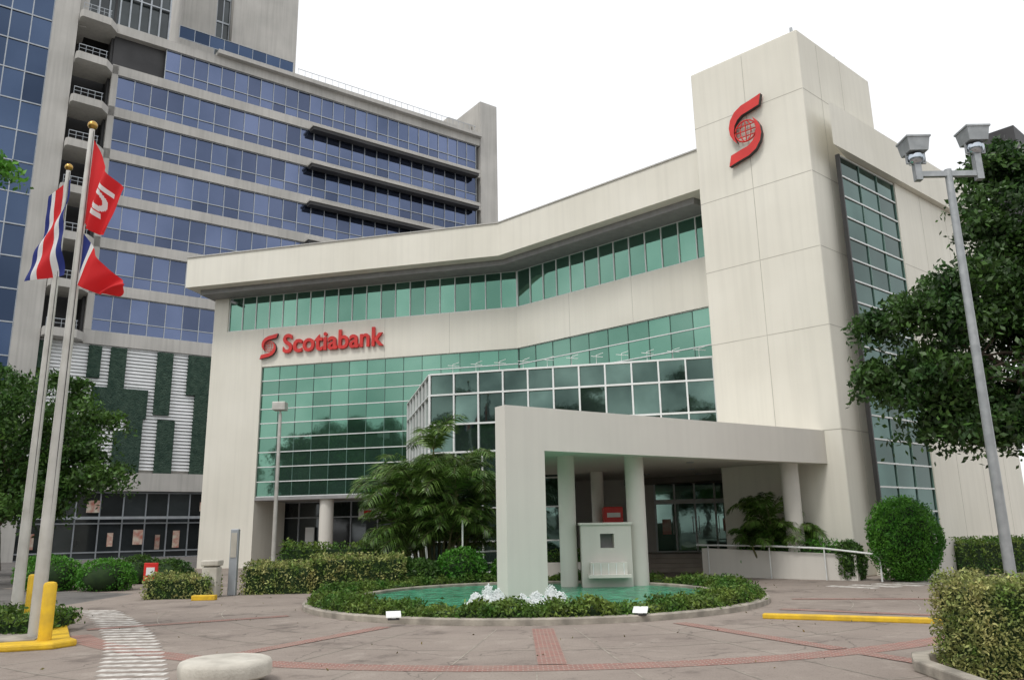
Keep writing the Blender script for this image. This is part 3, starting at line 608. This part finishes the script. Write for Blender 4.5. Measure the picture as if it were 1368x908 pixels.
kb=E('kerb',(5.5,8.5,0)); b=B(); b.prism([(4.28,7.0),(4.36,9.4),(4.6,9.95),(5.1,10.2),(10,10.4),(10,10.24),(5.2,10.04),(4.75,9.82),(4.53,9.35),(4.45,7.0)],0,.13); b.obj('stone','kerb',kb,False,.02)
palm('areca_palm_clump',-2.6,26.6,1.5,1.2,36,1.0,4.3,1.9,nf=9)
palm('areca_palm_clump',8.1,26.0,.8,.5,14,.8,2.2,1.2,nf=8)
tree('broadleaf_tree',14.3,20.6,7.5,.2,[(12.9,20.6,5.7,2.3,1.8,1.8,105),(10.6,20.1,6.8,1.5,1.2,.45,26),(10.3,20,5.2,1.5,1.3,.6,34),(13.7,20.6,9.8,1.1,1.0,2.3,76),(11.6,20,7.8,.9,.9,.4,14),(12.0,20.2,4.1,1.9,1,.5,28),(14.3,20.5,7.6,1.6,1,1.6,50)],190,.32,.19,'leafr',30)
tree('broadleaf_tree',-19,30,4,.2,[(-18.2,30,5.6,3.1,2.4,2.2,100),(-16.2,29.5,4.0,1.8,1.5,.8,28),(-20,30,7,1.5,1.5,1,24),(-18,29,3.2,2.2,1.5,.8,36)],190,.4,.2,'leaf')
tree('broadleaf_tree',-11.2,11.6,6.5,.14,[(-9.3,12,7.6,1.15,.7,.3,20),(-11.5,11.6,8,1.4,1.6,1,30)],150,.2,.14,'shrub',12)
tree('broadleaf_tree',-24,36,4,.2,[(-24,36,5,3,2.4,2.2,60)],170,.45,.22,'leaf')
first=None
for i,(x,y,s) in enumerate(((-40,5,1.1),(-33,-5,.95),(-46,-9,1.25),(-28,-16,1.05),(-37,-24,1.3),(-19,-24,1.05),(-8,-28,1.15),(7,-26,.95),(21,-24,1.1),(-44,17,1.0),(-52,25,1.1),(-58,6,1.2),(26,-8,1.0),(34,4,1.1),(-24,-30,1.25),(-52,-20,1.35))):
    if first is None:
        first=tree('street_tree',x,y,7,.3,[(x,y,8,4.4,4.4,3.4,110),(x+1.5,y,10.8,2.6,2.6,2.0,30),(x,y,4.5,3.5,3.5,1.5,36)],90,.65,.5,'leaf',10)
    else:
        e=E('street_tree',(x,y,0)); e.scale=(s,s,s); e.rotation_euler=(0,0,i*1.3)
        for c in first.children:
            o=bpy.data.objects.new(c.name,c.data); scene.collection.objects.link(o); o.parent=e; o.matrix_parent_inverse=Matrix.Translation((40,-5,0))

# ------------------------------------------------------------ light
w=bpy.data.worlds.new('World'); scene.world=w; w.use_nodes=True; nt=w.node_tree; N=nt.nodes; L=nt.links
bg=N['Background']; sky=N.new('ShaderNodeTexSky'); sky.sky_type='NISHITA'; sky.sun_disc=False
sky.sun_elevation=math.radians(58); sky.sun_rotation=math.radians(215); sky.dust_density=4; sky.air_density=1
mx=N.new('ShaderNodeMix'); mx.data_type='RGBA'; mx.inputs[0].default_value=.86; mx.inputs[7].default_value=(10.35,10.4,10.45,1)
L.new(sky.outputs[0],mx.inputs[6]); L.new(mx.outputs[2],bg.inputs['Color']); bg.inputs['Strength'].default_value=.118
sl_=bpy.data.lights.new('sun','SUN'); sl_.energy=1.5; sl_.angle=math.radians(12); sl_.color=(1,.97,.92)
so_=bpy.data.objects.new('sun',sl_); scene.collection.objects.link(so_)
az=math.radians(215); el=math.radians(58)
sd=Vector((math.sin(az)*math.cos(el),math.cos(az)*math.cos(el),math.sin(el)))
so_.rotation_euler=sd.to_track_quat('Z','Y').to_euler(); so_.location=(-20,-20,40)

cam=bpy.data.cameras.new('camera'); co=bpy.data.objects.new('camera',cam); scene.collection.objects.link(co)
cam.sensor_width=36; cam.lens=28.05; cam.clip_end=2000; cam.clip_start=.1
co.matrix_world=Matrix.Translation((0,0,1.6))@Matrix.Rotation(math.radians(90+13.35),4,'X')@Matrix.Rotation(math.radians(-1.05),4,'Z')
scene.camera=co
